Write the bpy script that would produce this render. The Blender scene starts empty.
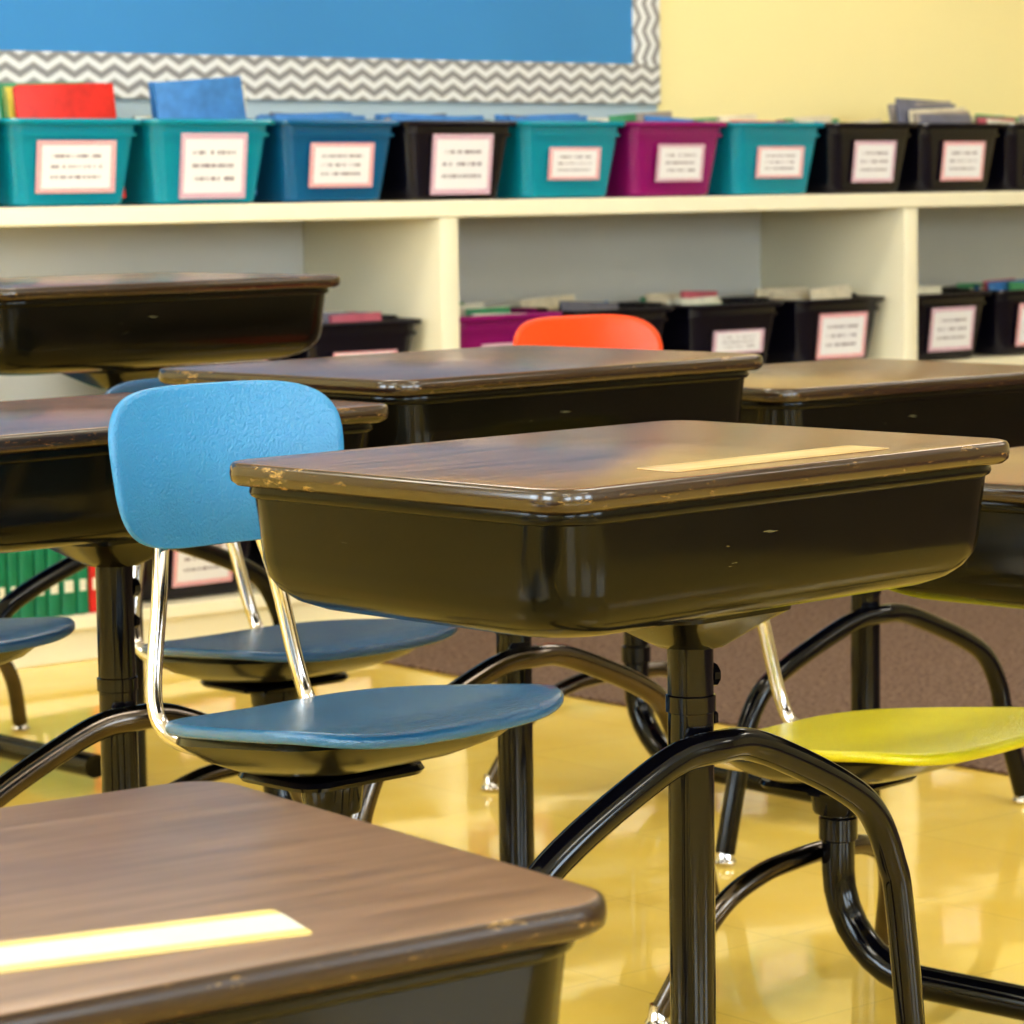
import bpy, math, random
from mathutils import Vector, Matrix
random.seed(4)
S = bpy.context.scene
COL = S.collection

# ---------------------------------------------------------------- materials
def new_mat(name):
    m = bpy.data.materials.new(name); m.use_nodes = True
    nt = m.node_tree
    return m, nt, nt.nodes['Principled BSDF']

def simple(name, col, rough=.5, metal=0, coat=0, noise=0.0, nscale=8, bump=0, bscale=200, spec=.5):
    m, nt, b = new_mat(name)
    b.inputs['Roughness'].default_value = rough
    b.inputs['Metallic'].default_value = metal
    b.inputs['Coat Weight'].default_value = coat
    b.inputs['Coat Roughness'].default_value = .08
    b.inputs['Specular IOR Level'].default_value = spec
    tc = nt.nodes.new('ShaderNodeTexCoord')
    n = nt.nodes.new('ShaderNodeTexNoise'); n.inputs['Scale'].default_value = nscale
    n.inputs['Detail'].default_value = 4
    nt.links.new(tc.outputs['Object'], n.inputs['Vector'])
    mx = nt.nodes.new('ShaderNodeMix'); mx.data_type = 'RGBA'
    a = [c*(1-noise) for c in col]; c2 = [min(1, c*(1+noise)) for c in col]
    mx.inputs[6].default_value = (*a, 1); mx.inputs[7].default_value = (*c2, 1)
    nt.links.new(n.outputs['Fac'], mx.inputs[0])
    nt.links.new(mx.outputs[2], b.inputs['Base Color'])
    if bump:
        n2 = nt.nodes.new('ShaderNodeTexNoise'); n2.inputs['Scale'].default_value = bscale
        nt.links.new(tc.outputs['Object'], n2.inputs['Vector'])
        bp = nt.nodes.new('ShaderNodeBump'); bp.inputs['Strength'].default_value = bump
        bp.inputs['Distance'].default_value = .002
        nt.links.new(n2.outputs['Fac'], bp.inputs['Height'])
        nt.links.new(bp.outputs['Normal'], b.inputs['Normal'])
    return m

def math_node(nt, op, a, b=None, c=None):
    n = nt.nodes.new('ShaderNodeMath'); n.operation = op
    for i, v in enumerate((a, b, c)):
        if v is None: continue
        if isinstance(v, (int, float)): n.inputs[i].default_value = v
        else: nt.links.new(v, n.inputs[i])
    return n.outputs[0]

def mixc(nt, fac, a, b):
    mx = nt.nodes.new('ShaderNodeMix'); mx.data_type = 'RGBA'
    nt.links.new(fac, mx.inputs[0])
    for i, v in ((6, a), (7, b)):
        if isinstance(v, tuple): mx.inputs[i].default_value = (*v, 1)
        else: nt.links.new(v, mx.inputs[i])
    return mx.outputs[2]

def wood_top(name, dark, light, spec=.8, r0=.10):
    m, nt, b = new_mat(name)
    tc = nt.nodes.new('ShaderNodeTexCoord')
    mp = nt.nodes.new('ShaderNodeMapping'); mp.inputs['Scale'].default_value = (4, 46, 46)
    nt.links.new(tc.outputs['Object'], mp.inputs[0])
    n = nt.nodes.new('ShaderNodeTexNoise'); n.inputs['Scale'].default_value = 1.6
    n.inputs['Detail'].default_value = 6; n.inputs['Distortion'].default_value = .3
    nt.links.new(mp.outputs[0], n.inputs['Vector'])
    cr = nt.nodes.new('ShaderNodeValToRGB')
    cr.color_ramp.elements[0].position = .35; cr.color_ramp.elements[0].color = (*dark, 1)
    cr.color_ramp.elements[1].position = .68; cr.color_ramp.elements[1].color = (*light, 1)
    nt.links.new(n.outputs['Fac'], cr.inputs[0])
    ge = nt.nodes.new('ShaderNodeNewGeometry')
    sp = nt.nodes.new('ShaderNodeSeparateXYZ'); nt.links.new(ge.outputs['Normal'], sp.inputs[0])
    side = math_node(nt, 'LESS_THAN', sp.outputs[2], .92)
    mp2 = nt.nodes.new('ShaderNodeMapping'); mp2.inputs['Scale'].default_value = (1, 1, 3.4)
    nt.links.new(tc.outputs['Object'], mp2.inputs[0])
    n2 = nt.nodes.new('ShaderNodeTexNoise'); n2.inputs['Scale'].default_value = 34
    n2.inputs['Detail'].default_value = 9; n2.inputs['Roughness'].default_value = .85
    nt.links.new(mp2.outputs[0], n2.inputs['Vector'])
    n4 = nt.nodes.new('ShaderNodeTexNoise'); n4.inputs['Scale'].default_value = 5
    nt.links.new(tc.outputs['Object'], n4.inputs['Vector'])
    chip = nt.nodes.new('ShaderNodeMapRange')
    chip.inputs['From Min'].default_value = .755; chip.inputs['From Max'].default_value = .81
    nt.links.new(math_node(nt, 'MULTIPLY_ADD', n4.outputs['Fac'], .34, n2.outputs['Fac']), chip.inputs['Value'])
    edge = mixc(nt, chip.outputs[0], (.026, .013, .008), (.33, .20, .065))
    col = mixc(nt, side, cr.outputs[0], edge)
    nt.links.new(col, b.inputs['Base Color'])
    n3 = nt.nodes.new('ShaderNodeTexNoise'); n3.inputs['Scale'].default_value = 5; n3.inputs['Detail'].default_value = 5
    nt.links.new(tc.outputs['Object'], n3.inputs['Vector'])
    r = math_node(nt, 'MULTIPLY_ADD', n3.outputs['Fac'], .20, r0)
    nt.links.new(r, b.inputs['Roughness'])
    b.inputs['Specular IOR Level'].default_value = spec
    return m

def box_paint(name, col):
    m, nt, b = new_mat(name)
    tc = nt.nodes.new('ShaderNodeTexCoord')
    mp = nt.nodes.new('ShaderNodeMapping'); mp.inputs['Scale'].default_value = (11, 11, 110)
    mp.inputs['Rotation'].default_value = (0, .15, 0)
    nt.links.new(tc.outputs['Object'], mp.inputs[0])
    n = nt.nodes.new('ShaderNodeTexNoise'); n.inputs['Scale'].default_value = 1.2
    n.inputs['Detail'].default_value = 6; n.inputs['Roughness'].default_value = .65
    nt.links.new(mp.outputs[0], n.inputs['Vector'])
    scr = math_node(nt, 'GREATER_THAN', n.outputs['Fac'], .70)
    nt.links.new(mixc(nt, scr, col, (.11, .10, .055)), b.inputs['Base Color'])
    n3 = nt.nodes.new('ShaderNodeTexNoise'); n3.inputs['Scale'].default_value = 7; n3.inputs['Detail'].default_value = 6
    nt.links.new(tc.outputs['Object'], n3.inputs['Vector'])
    nt.links.new(math_node(nt, 'MULTIPLY_ADD', n3.outputs['Fac'], .16, .10), b.inputs['Roughness'])
    b.inputs['Specular IOR Level'].default_value = .22
    return m

def label_mat(name, border, seed):
    m, nt, b = new_mat(name)
    tc = nt.nodes.new('ShaderNodeTexCoord')
    sp = nt.nodes.new('ShaderNodeSeparateXYZ'); nt.links.new(tc.outputs['Generated'], sp.inputs[0])
    ax = math_node(nt, 'ABSOLUTE', math_node(nt, 'SUBTRACT', sp.outputs[0], .5))
    az = math_node(nt, 'ABSOLUTE', math_node(nt, 'SUBTRACT', sp.outputs[2], .5))
    bx = math_node(nt, 'GREATER_THAN', ax, .435)
    bz = math_node(nt, 'GREATER_THAN', az, .41)
    bor = math_node(nt, 'MAXIMUM', bx, bz)
    dash = math_node(nt, 'GREATER_THAN', math_node(nt, 'SINE', math_node(nt, 'MULTIPLY', math_node(nt, 'ADD', sp.outputs[0], sp.outputs[2]), 110)), -.2)
    bor = math_node(nt, 'MULTIPLY', bor, dash)
    row = math_node(nt, 'FLOOR', math_node(nt, 'MULTIPLY', sp.outputs[2], 5))
    cb = nt.nodes.new('ShaderNodeCombineXYZ')
    nt.links.new(math_node(nt, 'MULTIPLY', sp.outputs[0], 34), cb.inputs[0])
    nt.links.new(math_node(nt, 'MULTIPLY_ADD', row, 7.3, seed*11.7), cb.inputs[1])
    n = nt.nodes.new('ShaderNodeTexNoise'); n.inputs['Scale'].default_value = 1; n.inputs['Detail'].default_value = 1
    nt.links.new(cb.outputs[0], n.inputs['Vector'])
    ink = math_node(nt, 'GREATER_THAN', n.outputs['Fac'], .47)
    fr = math_node(nt, 'FRACT', math_node(nt, 'MULTIPLY', sp.outputs[2], 5))
    band = math_node(nt, 'MULTIPLY', math_node(nt, 'GREATER_THAN', fr, .38), math_node(nt, 'LESS_THAN', fr, .66))
    inner = math_node(nt, 'MULTIPLY', math_node(nt, 'LESS_THAN', ax, .32), math_node(nt, 'LESS_THAN', az, .30))
    ink = math_node(nt, 'MULTIPLY', math_node(nt, 'MULTIPLY', ink, band), inner)
    c = mixc(nt, bor, (.80, .78, .80), border)
    c = mixc(nt, ink, c, (.22, .17, .21))
    nt.links.new(c, b.inputs['Base Color']); b.inputs['Roughness'].default_value = .35
    return m

def chevron_mat(name, vertical):
    m, nt, b = new_mat(name)
    tc = nt.nodes.new('ShaderNodeTexCoord')
    sp = nt.nodes.new('ShaderNodeSeparateXYZ'); nt.links.new(tc.outputs['Object'], sp.inputs[0])
    a, z = (sp.outputs[0], sp.outputs[2]) if not vertical else (sp.outputs[2], sp.outputs[0])
    tri = math_node(nt, 'PINGPONG', a, .036)
    v = math_node(nt, 'ADD', z, math_node(nt, 'MULTIPLY', tri, .55))
    fr = math_node(nt, 'FRACT', math_node(nt, 'DIVIDE', v, .034))
    g = math_node(nt, 'GREATER_THAN', fr, .50)
    nt.links.new(mixc(nt, g, (.78, .78, .79), (.30, .29, .30)), b.inputs['Base Color'])
    b.inputs['Roughness'].default_value = .6
    return m

M = {}
M['wood'] = wood_top('walnut_laminate', (.095, .045, .026), (.25, .125, .070))
M['wood_light'] = wood_top('light_walnut_laminate', (.125, .070, .044), (.205, .120, .076), .4, .22)
M['box'] = box_paint('olive_black_enamel', (.006, .005, .003))
M['black'] = simple('black_enamel_tube', (.002, .002, .004), .11, spec=.36)
M['darkpan'] = simple('dark_enamel_pan', (.007, .006, .004), .2, spec=.35)
M['chrome'] = simple('chrome', (.58, .55, .55), .14, metal=1, noise=.1)
M['bronze'] = simple('worn_chrome_tube', (.10, .085, .075), .2, metal=1, noise=.3, nscale=20)
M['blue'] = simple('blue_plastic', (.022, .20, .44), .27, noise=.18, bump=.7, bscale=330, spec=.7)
M['blue_seat'] = simple('blue_plastic_seat_darkened', (.016, .115, .26), .24, noise=.25, bump=.4, bscale=330, spec=.8)  # same blue darkened, the seat's dull reflection put into its colour
M['blue_dark'] = simple('shaded_blue_plastic', (.012, .075, .18), .25, noise=.1, bump=.5, bscale=330, spec=.7)  # blue plastic in shadow, with the shade put into its colour
M['yellow'] = simple('yellow_plastic', (.60, .53, .006), .25, noise=.12, bump=.6, bscale=330, spec=.7)
M['orange'] = simple('orange_plastic', (.85, .07, .008), .3, noise=.08, bump=.3, bscale=330)
M['shelf'] = simple('cream_laminate', (.84, .78, .60), .32, noise=.03)
M['shelf_back'] = simple('grey_white_laminate', (.66, .65, .62), .35, noise=.04)
M['wall'] = simple('cream_wall_paint', (.88, .76, .40), .7, noise=.04, nscale=2, bump=.1, bscale=60)
M['ceil'] = simple('ceiling_tile', (.8, .79, .75), .8, noise=.04)
M['board'] = simple('blue_bulletin_paper', (.055, .27, .60), .6, noise=.10, nscale=1.5)
M['teal'] = simple('teal_plastic', (.004, .26, .36), .22, noise=.06)
M['bluebin'] = simple('ocean_blue_plastic', (.006, .11, .25), .22, noise=.06)
M['blackbin'] = simple('black_plastic', (.006, .005, .012), .22)
M['magenta'] = simple('magenta_plastic', (.26, .008, .14), .22, noise=.06)
M['paper'] = simple('paper', (.75, .72, .62), .6, noise=.1, nscale=60)
for i in range(4):
    M['label%d' % i] = label_mat('label_card_%d' % i, (.70, .12, .16) if i % 2 == 0 else (.50, .15, .3), i+1)

def floor_mat():
    m, nt, b = new_mat('waxed_vinyl_tile')
    tc = nt.nodes.new('ShaderNodeTexCoord')
    br = nt.nodes.new('ShaderNodeTexBrick'); br.offset = 0; br.squash = 1
    br.inputs['Scale'].default_value = 1; br.inputs['Brick Width'].default_value = .305
    br.inputs['Row Height'].default_value = .305; br.inputs['Mortar Size'].default_value = .0012
    br.inputs['Color1'].default_value = (.86, .60, .10, 1); br.inputs['Color2'].default_value = (.82, .55, .085, 1)
    br.inputs['Mortar'].default_value = (.62, .42, .07, 1)
    nt.links.new(tc.outputs['Object'], br.inputs['Vector'])
    n = nt.nodes.new('ShaderNodeTexNoise'); n.inputs['Scale'].default_value = 6; n.inputs['Detail'].default_value = 6
    nt.links.new(tc.outputs['Object'], n.inputs['Vector'])
    f = math_node(nt, 'MULTIPLY', n.outputs['Fac'], .55)
    nt.links.new(mixc(nt, f, br.outputs['Color'], (.92, .74, .30)), b.inputs['Base Color'])
    b.inputs['Roughness'].default_value = .05
    b.inputs['Specular IOR Level'].default_value = .8
    n2 = nt.nodes.new('ShaderNodeTexNoise'); n2.inputs['Scale'].default_value = 4
    nt.links.new(tc.outputs['Object'], n2.inputs['Vector'])
    bp = nt.nodes.new('ShaderNodeBump'); bp.inputs['Strength'].default_value = .10; bp.inputs['Distance'].default_value = .01
    nt.links.new(n2.outputs['Fac'], bp.inputs['Height']); nt.links.new(bp.outputs['Normal'], b.inputs['Normal'])
    return m
M['floor'] = floor_mat()
def carpet_mat():
    m, nt, b = new_mat('brown_carpet')
    tc = nt.nodes.new('ShaderNodeTexCoord')
    n = nt.nodes.new('ShaderNodeTexNoise'); n.inputs['Scale'].default_value = 110; n.inputs['Detail'].default_value = 3
    nt.links.new(tc.outputs['Object'], n.inputs['Vector'])
    cr = nt.nodes.new('ShaderNodeValToRGB')
    cr.color_ramp.elements[0].position = .32; cr.color_ramp.elements[0].color = (.09, .055, .042, 1)
    cr.color_ramp.elements[1].position = .68; cr.color_ramp.elements[1].color = (.25, .17, .13, 1)
    nt.links.new(n.outputs['Fac'], cr.inputs[0]); nt.links.new(cr.outputs[0], b.inputs['Base Color'])
    b.inputs['Roughness'].default_value = .95; b.inputs['Specular IOR Level'].default_value = .1
    bp = nt.nodes.new('ShaderNodeBump'); bp.inputs['Strength'].default_value = .4; bp.inputs['Distance'].default_value = .003
    nt.links.new(n.outputs['Fac'], bp.inputs['Height']); nt.links.new(bp.outputs['Normal'], b.inputs['Normal'])
    return m
M['carpet'] = carpet_mat()
def emis(name, col, s):
    m, nt, b = new_mat(name)
    b.inputs['Base Color'].default_value = (*col, 1)
    b.inputs['Emission Color'].default_value = (*col, 1); b.inputs['Emission Strength'].default_value = s
    return m
M['lamp'] = emis('lamp_diffuser', (1, .95, .85), 11)
M['daylight'] = emis('daylit_window_glass', (.72, .86, 1), 13)

# ---------------------------------------------------------------- mesh helpers
def mk(name, verts, faces, mat, parent=None, loc=(0, 0, 0), rot=(0, 0, 0), angle=35, smooth=True):
    me = bpy.data.meshes.new(name); me.from_pydata([tuple(v) for v in verts], [], faces); me.update()
    import bmesh
    bm = bmesh.new(); bm.from_mesh(me); bmesh.ops.recalc_face_normals(bm, faces=bm.faces); bm.to_mesh(me); bm.free()
    if smooth:
        for p in me.polygons: p.use_smooth = True
        me.set_sharp_from_angle(angle=math.radians(angle))
    o = bpy.data.objects.new(name, me); COL.objects.link(o)
    o.location = loc; o.rotation_euler = rot
    if parent: o.parent = parent
    if mat: me.materials.append(mat)
    return o

def empty(name, loc, rz=0):
    o = bpy.data.objects.new(name, None); COL.objects.link(o)
    o.location = loc; o.rotation_euler = (0, 0, rz); o.empty_display_size = .1
    return o

def rr(w, d, r, z, n=7, cx=0, cy=0):
    r = min(r, w/2-1e-4, d/2-1e-4); out = []
    for (sx, sy, a0) in ((1, 1, 0), (-1, 1, 90), (-1, -1, 180), (1, -1, 270)):
        for k in range(n+1):
            a = math.radians(a0+90*k/n)
            out.append((cx+sx*(w/2-r)+r*math.cos(a), cy+sy*(d/2-r)+r*math.sin(a), z))
    return out

def loft(name, rings, mat, parent=None, cap0=True, cap1=True, **k):
    v = []; f = []; n = len(rings[0])
    for r in rings: v += r
    for i in range(len(rings)-1):
        for j in range(n):
            a = i*n+j; b = i*n+(j+1) % n
            f.append((a, b, b+n, a+n))
    if cap0: f.append(tuple(range(n-1, -1, -1)))
    if cap1: f.append(tuple(range((len(rings)-1)*n, len(rings)*n)))
    return mk(name, v, f, mat, parent, **k)

def boxgeo(x0, x1, y0, y1, z0, z1, b=.002):
    w, d = x1-x0, y1-y0; cx, cy = (x0+x1)/2, (y0+y1)/2
    b = min(b, (z1-z0)/3, w/3, d/3)
    return [rr(w-2*b, d-2*b, b, z0, 2, cx, cy), rr(w, d, b*1.5, z0+b, 2, cx, cy),
            rr(w, d, b*1.5, z1-b, 2, cx, cy), rr(w-2*b, d-2*b, b, z1, 2, cx, cy)]

def box(name, x0, x1, y0, y1, z0, z1, mat, parent=None, b=.002, **k):
    return loft(name, boxgeo(x0, x1, y0, y1, z0, z1, b), mat, parent, **k)

def smooth_path(pts, sub=8):
    P = [Vector(p) for p in pts]; P = [P[0]*2-P[1]]+P+[P[-1]*2-P[-2]]; out = []
    for i in range(1, len(P)-2):
        p0, p1, p2, p3 = P[i-1:i+3]
        for k in range(sub):
            t = k/sub
            out.append(.5*((2*p1)+(p2-p0)*t+(2*p0-5*p1+4*p2-p3)*t*t+(3*p1-p0-3*p2+p3)*t**3))
    out.append(P[-2]); return out

def tube(name, pts, r, mat, parent=None, sub=8, seg=18, sm=True):
    P = smooth_path(pts, sub) if sm else [Vector(p) for p in pts]
    up = None; rings = []
    for i, p in enumerate(P):
        t = (P[min(i+1, len(P)-1)]-P[max(i-1, 0)]).normalized()
        if up is None:
            up = t.orthogonal().normalized()
        up = (up-t*up.dot(t)).normalized(); s = t.cross(up)
        rings.append([tuple(p+up*r*math.cos(2*math.pi*k/seg)+s*r*math.sin(2*math.pi*k/seg)) for k in range(seg)])
    return loft(name, rings, mat, parent, angle=50)

def lathe(name, prof, mat, parent=None, loc=(0, 0, 0), rot=(0, 0, 0), seg=24):
    rings = [[(r*math.cos(2*math.pi*k/seg), r*math.sin(2*math.pi*k/seg), z) for k in range(seg)] for r, z in prof]
    return loft(name, rings, mat, parent, loc=loc, rot=rot)

def shell(name, outline, surf, thick, mat, parent):
    ks = [.12, .35, .6, .8, .93, .985]; rings = []
    for k in ks: rings.append([surf(a*k, b*k, thick/2) for a, b in outline])
    rings.append([surf(a, b, thick*.22) for a, b in outline])
    rings.append([surf(a, b, -thick*.22) for a, b in outline])
    for k in reversed(ks): rings.append([surf(a*k, b*k, -thick/2) for a, b in outline])
    return loft(name, rings, mat, parent, angle=60)

# ---------------------------------------------------------------- desk & chair
def school_desk(X, Y, rot, k, H, arch_h, arch_mat='black', topmat='wood'):
    e = empty('school_desk', (X, Y, 0), math.radians(rot)); e.scale = (k, k, 1)
    cy = .078; w, d = .625, .452
    rings = [rr(w-.012, d-.012, .032, -.020), rr(w-.002, d-.002, .036, -.016), rr(w, d, .037, -.010), rr(w-.001, d-.001, .037, -.004),
             rr(w-.005, d-.005, .035, -.001), rr(w-.012, d-.012, .032, 0)]
    loft('desktop', rings, M[topmat], e, loc=(0, cy, H), angle=50)
    bw, bd = .600, .427
    q = .94 if k < 1 else 1.0
    R = [rr(bw+.006, bd+.006, .050, -.0205), rr(bw+.008, bd+.008, .050, -.026), rr(bw+.006, bd+.006, .050, -.029),
         rr(bw, bd, .050, -.031)]
    for z, ins in ((-.06, .001), (-.090, .003), (-.105, .006), (-.117, .013), (-.127, .024), (-.134, .040), (-.138, .060), (-.140, .085)):
        R.append(rr(bw-2*ins, bd-2*ins, .055, z*q))
    loft('book_box', R, M['box'], e, loc=(0, cy, H), angle=40)
    loft('box_opening', [rr(.44, .05, .02, 0), rr(.43, .045, .02, .004)], M['blackbin'], e,
         loc=(0, cy+bd/2-.003, H-.066), rot=(-math.pi/2-.03, 0, 0))
    zb = H-.140*q
    loft('bracket', [rr(.17, .14, .03, zb+.012), rr(.165, .135, .03, zb-.004), rr(.14, .11, .03, zb-.012),
                     rr(.085, .075, .03, zb-.028), rr(.062, .062, .03, zb-.034)], M['box'], e)
    lathe('post', [(.0215, .024), (.0215, zb-.030), (.001, zb-.03)], M['black'], e)
    lathe('collar', [(.0215, arch_h+.03), (.0235, arch_h+.031), (.0235, arch_h+.045), (.0215, arch_h+.046)], M['black'], e)
    lathe('adjusting_bolt', [(.004, 0), (.010, .001), (.011, .008), (.006, .011), (.001, .012)], M['black'], e,
          loc=(.018, -.004, zb-.062), rot=(0, math.pi/2, 0), seg=10)
    lathe('adjusting_bolt_low', [(.004, 0), (.008, .001), (.008, .006), (.001, .008)], M['black'], e,
          loc=(.020, -.004, zb-.10), rot=(0, math.pi/2, 0), seg=6)
    a = arch_h; side = [(.045, a-.001), (.10, a-.020), (.18, a-.056), (.227, a-.088), (.256, a-.138), (.272, a-.20), (.312, .018)]
    pts = [(-s*(1.05 if z > .1 else 1), -.030, z) for s, z in reversed(side)]+[(0, -.034, a+.003)]+[(s, -.030, z) for s, z in side]
    tube('leg_arch', pts, .0145, M[arch_mat], e)
    for i, s in enumerate((-.312, .312)):
        lathe('glide_%d' % (i+1), [(.001, 0), (.014, .001), (.016, .006), (.013, .012), (.011, .03)], M['chrome'], e, loc=(s, -.03, 0))
    return e

def school_chair(X, Y, rot, k, H, colm, fwd=0, bshift=0):
    e = empty('school_chair', (X, Y, 0), math.radians(rot)); e.scale = (k, k, 1)
    N = 72; ol = []
    for q in range(N):
        t = 2*math.pi*q/N; c, s = math.cos(t), math.sin(t)
        y = math.copysign(abs(s)**(2/3.6), s)*.174
        x = math.copysign(abs(c)**(2/3.8), c)*(.180-.024*(y/.174))
        ol.append((x, y))
    def sf(x, y, o):
        q = y/.172
        z = -.010*max(0, (-q-.6)/.4)**2-.015*q+.006*(x/.18)**2
        return (x, y-.034-fwd, z+o)
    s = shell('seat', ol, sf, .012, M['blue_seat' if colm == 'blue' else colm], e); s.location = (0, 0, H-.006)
    cyy = -.03-fwd*.7
    loft('seat_pan', [rr(.31, .29, .08, -.012, cy=cyy), rr(.315, .295, .08, -.020, cy=cyy), rr(.28, .25, .08, -.038, cy=cyy), rr(.21, .18, .06, -.052, cy=cyy*.7),
                      rr(.15, .13, .05, -.060)], M['darkpan'], e, loc=(0, 0, H), angle=50, rot=(-.085, 0, 0))
    loft('mount_plate', [rr(.17, .13, .03, -.0590), rr(.175, .135, .03, -.064), rr(.17, .13, .03, -.068)], M['black'], e, loc=(0, 0, H))
    lathe('socket', [(.045, -.066), (.034, -.074), (.031, -.10), (.029, -.104)], M['black'], e, loc=(0, 0, H))
    ob = []
    for q in range(N):
        t = 2*math.pi*q/N; c, s_ = math.cos(t), math.sin(t)
        z = math.copysign(abs(s_)**(2/3.4), s_)*.087
        x = math.copysign(abs(c)**(2/4.2), c)*(.158+.006*(z/.087))
        ob.append((x, z))
    def bf(x, z, o):
        return (x+.006+bshift, .192-.034*(x/.166)**2+.14*z-o, z*k)
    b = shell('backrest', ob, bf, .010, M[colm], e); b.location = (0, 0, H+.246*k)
    for i, sg in enumerate((-1, 1)):
        w = 1 if sg < 0 else .82
        tube('back_tube_%d' % (i+1), [(sg*.10*w, .00, H-.036), (sg*.110*w, .08, H-.036), (sg*.112*w, .135, H-.026), (sg*.110*w, .158, H+.01), (sg*.088*w, .172, H+.11),
             (sg*.070*w+bshift, .190, H+.18), (sg*.064*w+bshift, .203, H+.25)], .0088, M['chrome'], e, seg=14)
    pts = [(0, 0, H-.09), (0, 0, .19)]
    for q in range(0, 9):
        a = math.radians(90*q/8); pts.append((0, -.12+.12*math.cos(a), .165-.12*math.sin(a)))
    pts += [(0, -.2, .045), (0, -.42, .045)]
    tube('pedestal_tube', pts, .0200, M['black'], e, sm=False, seg=24)
    lathe('collar', [(.0200, .20), (.0235, .202), (.0235, .228), (.0200, .230)], M['black'], e)
    side = [(.045, .034, .178), (.10, .036, .172), (.155, .046, .148), (.190, .064, .100), (.222, .095, .018)]
    pts = [(-a, b_, c) for a, b_, c in reversed(side)]+[(0, .034, .180)]+side
    tube('leg_arch', pts, .0125, M['bronze'], e)
    for i, s_ in enumerate((-.224, .224)):
        lathe('glide_%d' % (i+1), [(.001, 0), (.013, .001), (.016, .006), (.012, .012), (.010, .028)], M['chrome'], e, loc=(s_, .097, 0))
    return e

#        X     Y     rot  k    topZ  archZ arch    topmat       seatZ color fwd bshift dist
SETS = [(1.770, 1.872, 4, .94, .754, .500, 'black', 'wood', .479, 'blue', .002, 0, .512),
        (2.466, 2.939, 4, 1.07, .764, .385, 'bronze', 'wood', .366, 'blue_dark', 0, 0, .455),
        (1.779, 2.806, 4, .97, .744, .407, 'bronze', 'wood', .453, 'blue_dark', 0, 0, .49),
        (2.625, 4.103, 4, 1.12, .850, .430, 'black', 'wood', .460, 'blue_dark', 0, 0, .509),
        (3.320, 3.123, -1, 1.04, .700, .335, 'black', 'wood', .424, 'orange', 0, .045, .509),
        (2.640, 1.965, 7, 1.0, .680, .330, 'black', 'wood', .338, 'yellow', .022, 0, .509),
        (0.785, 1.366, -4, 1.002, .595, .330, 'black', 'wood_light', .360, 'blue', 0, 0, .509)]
desks = []
for X, Y, r, k, H, A, am, tm, sh, c, fwd, bs, ds in SETS:
    desks.append(school_desk(X, Y, r, k, H, A, am, tm))
    a = math.radians(r)
    school_chair(X-ds*k*math.sin(a), Y+ds*k*math.cos(a), r, k, sh, c, fwd, bs)

def strip_mat(name, c1, c2, c3, amt):
    m, nt, b = new_mat(name)
    tc = nt.nodes.new('ShaderNodeTexCoord')
    sp = nt.nodes.new('ShaderNodeSeparateXYZ'); nt.links.new(tc.outputs['Generated'], sp.inputs[0])
    az = math_node(nt, 'ABSOLUTE', math_node(nt, 'SUBTRACT', sp.outputs[1], .5))
    bz = math_node(nt, 'GREATER_THAN', az, .30)
    n = nt.nodes.new('ShaderNodeTexNoise'); n.inputs['Scale'].default_value = 14
    nt.links.new(tc.outputs['Object'], n.inputs['Vector'])
    c = mixc(nt, bz, c1, c2)
    c = mixc(nt, math_node(nt, 'MULTIPLY', n.outputs['Fac'], amt), c, c3)
    nt.links.new(c, b.inputs['Base Color'])
    b.inputs['Roughness'].default_value = .2
    return m
M['tag'] = strip_mat('name_strip', (.74, .70, .60), (.76, .54, .13), (.5, .45, .35), .5)
M['pale_band'] = strip_mat('pale_strip', (.70, .55, .30), (.62, .46, .22), (.36, .22, .11), .8)  # pale low-contrast strip lying on the centre desktop
loft('desktop_strip', [rr(.29, .050, .004, 0), rr(.29, .050, .004, .0008)], M['pale_band'], desks[0], loc=(.01, -.086, .7542))
loft('desktop_strip', [rr(.34, .060, .004, 0), rr(.34, .060, .004, .0008)], M['tag'], desks[6], loc=(-.030, -.046, .5952), rot=(0, 0, math.radians(-11)))

# ---------------------------------------------------------------- room
FY = 5.42; WY = 5.98
box('floor', -2.6, 9.1, -3.1, 6.08, -.1, 0, M['floor'], smooth=False, b=.0001)
box('carpet', 3.80, 8.95, -2.9, 5.36, 0.0005, .008, M['carpet'], b=.003)
box('wall_north', -2.6, 9.1, WY, WY+.1, 0, 2.9, M['wall'], smooth=False, b=.0001)
box('wall_east', 9.0, 9.1, -3.1, WY, 0, 2.9, M['wall'], smooth=False, b=.0001)
box('wall_west', -2.6, -2.5, -3.1, WY, 0, 2.9, M['wall'], smooth=False, b=.0001)
box('wall_south', -2.5, 9.0, -3.1, -3.0, 0, 2.9, M['wall'], smooth=False, b=.0001)
box('ceiling', -2.6, 9.1, -3.1, 6.08, 2.9, 3.0, M['ceil'], smooth=False, b=.0001)
def window(name, axis, c, x0, w, z0, z1):
    e = empty(name, (0, 0, 0))
    def bx(n, a0, a1, zz0, zz1, d0, d1, mat):
        if axis == 'S': box(n, a0, a1, c+d0, c+d1, zz0, zz1, mat, e)
        else: box(n, c+d0, c+d1, a0, a1, zz0, zz1, mat, e)
    bx('glass', x0, x0+w, z0, z1, .004, .012, M['daylight'])
    bx('frame_1', x0-.05, x0, z0-.05, z1+.05, .002, .04, M['shelf'])
    bx('frame_2', x0+w, x0+w+.05, z0-.05, z1+.05, .002, .04, M['shelf'])
    bx('frame_3', x0, x0+w, z0-.05, z0, .002, .04, M['shelf'])
    bx('frame_4', x0, x0+w, z1, z1+.05, .002, .04, M['shelf'])
    bx('mullion', x0+w/2-.02, x0+w/2+.02, z0, z1, .012, .035, M['shelf'])
window('window_1', 'S', -3.0, -1.5, 1.5, 1.0, 2.3)
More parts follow.
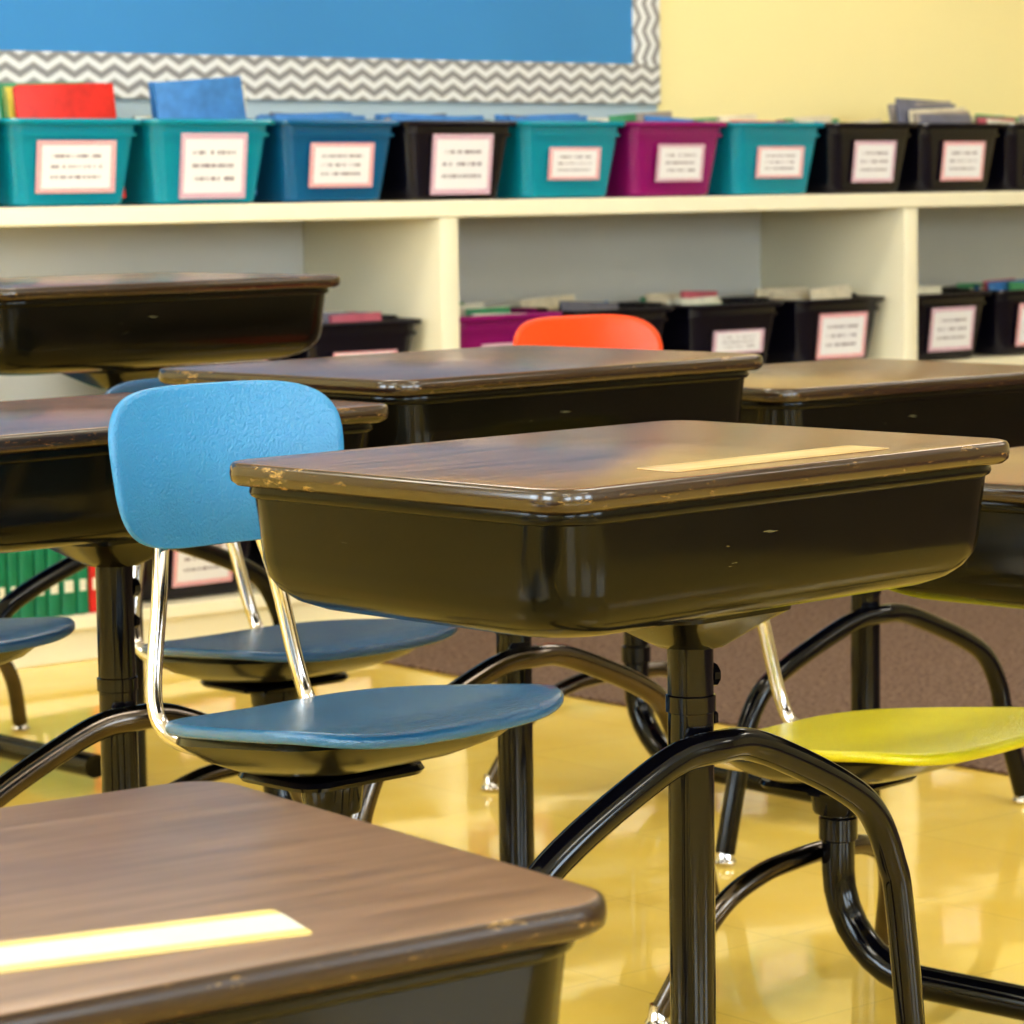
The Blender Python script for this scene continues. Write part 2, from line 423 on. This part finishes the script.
window('window_2', 'S', -3.0, 1.0, 1.5, 1.0, 2.3)
window('window_3', 'S', -3.0, 3.5, 1.5, 1.0, 2.3)
window('window_4', 'W', -2.5, 0.2, 1.6, 1.0, 2.3)
window('window_5', 'W', -2.5, 3.0, 1.6, 1.0, 2.3)
for x in (0, 3, 6):
    for y in (-1, 1.7, 4.4):
        e = empty('ceiling_lamp', (x, y, 2.9))
        box('diffuser', -.6, .6, -.3, .3, -.05, -.03, M['lamp'], e)
        box('housing', -.63, .63, -.33, .33, -.03, -.001, M['shelf'], e)

e = empty('bulletin_board', (0, WY, 0))
box('blue_paper', 0.5, 5.443, -.02, -.001, 1.316, 2.55, M['board'], e, b=.001)
M['chev_h'] = chevron_mat('chevron_border', False); M['chev_v'] = chevron_mat('chevron_border_vertical', True)
box('border_bottom', 0.5, 5.54, -.024, -.001, 1.212, 1.316, M['chev_h'], e, b=.001)
box('border_side', 5.443, 5.54, -.0245, -.001, 1.3165, 2.55, M['chev_v'], e, b=.001)
box('lower_strip', 0.5, 5.54, -.012, -.001, 1.14, 1.212, simple('pale_blue_trim', (.45, .56, .66), .5), e, b=.001)

e = empty('bookcase', (0, 0, 0))
x0, x1 = 2.72, 7.545
box('top_board', x0-.02, x1+.02, FY, WY-.002, .925, .965, M['shelf'], e, b=.004)
box('shelf_mid', x0, x1, FY+.02, WY-.02, .480, .510, M['shelf'], e)
box('shelf_bottom', x0, x1, FY+.01, WY-.02, .07, .10, M['shelf'], e)
box('plinth', x0, x1, FY+.03, FY+.05, 0.0, .07, M['shelf'], e)
box('back_panel', x0, x1, WY-.018, WY-.004, .03, .925, M['shelf_back'], e)
for i, x in enumerate((2.745, 4.375, 5.945, 7.52)):
    box('divider_%d' % i, x-.027, x+.027, FY+.004, WY-.018, .0, .9252, M['shelf'], e)

# ---------------------------------------------------------------- bins
BOOKC = [(.6, .02, .015), (.75, .58, .10), (.05, .20, .50), (.06, .28, .14), (.70, .67, .58), (.30, .26, .24), (.60, .27, .08), (.14, .14, .19), (.62, .55, .42), (.45, .10, .15)]
BM = [simple('book_cover_%d' % i, c, .4, noise=.45, nscale=32) for i, c in enumerate(BOOKC)]
rnd_l = random.Random(9)
def storage_bin(X, Y, Z, mat, lw=.2, lh=.11, lz=.09, h=.183, contents=None, rz=0, li=0):
    e = empty('storage_bin', (X, Y, Z), rz)
    w0, w1, d0, d1 = .270, .322, .30, .345; cy = .18
    def ring(t, o=0, z=None): return rr(w0+(w1-w0)*t+o, d0+(d1-d0)*t+o, .035, h*t if z is None else z, 6, 0, cy)
    R = [ring(0, -.02, 0), ring(0, 0, .006), ring(.5), ring(.80), ring(.80, .012, h*.80), ring(.84, .012), ring(.84, .002), ring(.93), ring(.93, .022, h*.93), ring(.97, .026), ring(1, .020),
         ring(1, .004), ring(.97, -.006), ring(.5, -.008), ring(.06, -.012)]
    loft('tub', R, mat, e, angle=30)
    for sg in (-1, 1):
        loft('handle_%d' % (1 if sg < 0 else 2), [rr(.018, .12, .008, h*.94, 4, sg*(w1/2+.006), cy), rr(.020, .13, .008, h*1.0, 4, sg*(w1/2+.008), cy),
             rr(.014, .12, .006, h*1.03, 4, sg*(w1/2+.007), cy)], mat, e)
    if lw:
        tilt = math.atan2((d1-d0)/2, h)
        yf = cy-d0/2-(d1-d0)/2*(lz/h)-.009
        mk('label', [(-lw/2, -.001, -lh/2), (lw/2, -.001, -lh/2), (lw/2, -.001, lh/2), (-lw/2, -.001, lh/2),
                     (-lw/2, .001, -lh/2), (lw/2, .001, -lh/2), (lw/2, .001, lh/2), (-lw/2, .001, lh/2)],
           [(0, 1, 2, 3), (7, 6, 5, 4), (0, 4, 5, 1), (1, 5, 6, 2), (2, 6, 7, 3), (3, 7, 4, 0)], M['label%d' % (li % 4)], e,
           loc=(0, yf, lz), rot=(tilt, 0, rnd_l.uniform(-.03, .03)), smooth=False)
    rnd = random.Random(int(X*1000)+int(Z*100))
    if contents is None: contents = [(rnd.choice((2, 3, 4, 4, 5, 7, 8, 8, 9, 0)), rnd.uniform(.14, .20), rnd.uniform(.12, .22), rnd.uniform(-.04, .04)) for _ in range(16)]
    y = cy-d0/2+.035
    for c_ in contents:
        ci, hh, ww = c_[:3]; ox = c_[3] if len(c_) > 3 else rnd.uniform(-.01, .01)
        th = rnd.uniform(.003, .012)
        box('book', -ww/2, ww/2, -th/2, th/2, 0, hh, BM[ci], e, b=.001, loc=(ox, y, .012), rot=(rnd.uniform(-.18, -.08), rnd.uniform(-.08, .08), rnd.uniform(-.05, .05)))
        y += th+.009
        if y > cy+d0/2-.03: break
    return e
top = [(-1, 'teal', .20, .11), (0, 'teal', .19, .110), (1, 'teal', .17, .142), (2, 'bluebin', .178, .10), (3, 'blackbin', .172, .14), (4, 'teal', .162, .078),
       (5, 'magenta', .166, .092), (6, 'teal', .165, .080), (7, 'blackbin', .160, .108), (8, 'blackbin', .165, .105), (9, 'blackbin', .16, .10), (10, 'teal', .16, .1)]
for i, m, lw, lh in top:
    cont = None
    if i == 0: cont = [(0, .245, .235, .03), (0, .25, .22, .04), (1, .24, .23, .035), (3, .25, .235, .03), (1, .245, .23, .035), (3, .255, .22, .03), (8, .25, .22, .035), (1, .24, .20, .04), (4, .18, .24)]
    if i == 1: cont = [(2, .262, .23, .035), (4, .255, .22, .035), (2, .258, .22, .03), (4, .19, .22), (2, .18, .22), (4, .16, .2), (5, .18, .2)]
    if i == 8: cont = [(7, .20, .20, .02), (5, .205, .22, .02), (8, .215, .23, .02), (7, .225, .22, .0), (5, .235, .23), (7, .24, .22)]
    if i in (2, 3, 4): cont = [(2, .185, .25), (7, .18, .24), (2, .19, .22), (5, .18, .24), (2, .19, .25), (7, .188, .2), (2, .19, .22)]
    storage_bin(3.378+.3475*i, FY+.0, .965, M[m], lw, lh, .083, contents=cont, li=i, rz=random.uniform(-.03, .03))
low = [(3.80, 'blackbin'), (4.165, 'blackbin'), (4.60, 'magenta'), (4.975, 'blackbin'), (5.36, 'blackbin'), (5.74, 'blackbin'), (6.17, 'blackbin'), (6.53, 'blackbin'), (6.9, 'teal')]
for i, (x, m) in enumerate(low):
    storage_bin(x, FY+.05, .510, M[m], .18, (.06 if x < 5.6 else .12), .085, li=i+1, rz=random.uniform(-.03, .03))
for i, (x, m) in enumerate([(3.70, 'blackbin'), (4.08, 'blackbin'), (4.6, 'blackbin'), (4.97, 'teal')]):
    storage_bin(x, FY+.04, .10, M[m], .16, .12, .09, li=i)
e = empty('book_row', (3.03, FY+.03, .10))
gm = simple('green_book_spine', (.008, .19, .10), .35, noise=.3, nscale=25)
x = 0; k = 0
while x < .44:
    t = random.uniform(.026, .040)
    box('book_%d' % k, x, x+t-.002, 0, .17, 0, .20+random.uniform(-.004, .004), gm if x < .36 else BM[0], e, b=.003)
    box('spine_label_%d' % k, x+.007, x+t-.009, -.0012, .0005, .05, .075, M['paper'], e, b=.0003)
    x += t; k += 1

# ---------------------------------------------------------------- camera
cam = bpy.data.cameras.new('camera'); co = bpy.data.objects.new('camera', cam); COL.objects.link(co)
cam.sensor_width = 36; cam.lens = 36*3000/1024
pitch = math.atan(319/3000)
mat = Matrix.Rotation(math.radians(-40), 4, 'Z') @ Matrix.Rotation(math.pi/2-pitch, 4, 'X') @ Matrix.Rotation(-math.atan(.0146), 4, 'Z')
co.matrix_world = Matrix.Translation((0, 0, .98)) @ mat
cam.dof.use_dof = True; cam.dof.focus_distance = 2.6; cam.dof.aperture_fstop = 16
cam.clip_start = .05
S.camera = co
w = bpy.data.worlds.new('world'); S.world = w; w.use_nodes = True
w.node_tree.nodes['Background'].inputs[0].default_value = (.9, .92, 1, 1)
w.node_tree.nodes['Background'].inputs[1].default_value = .3
S.view_settings.view_transform = 'Standard'
try: S.view_settings.look = 'Medium High Contrast'
except Exception as ex: print('look', ex)
S.view_settings.exposure = -0.1
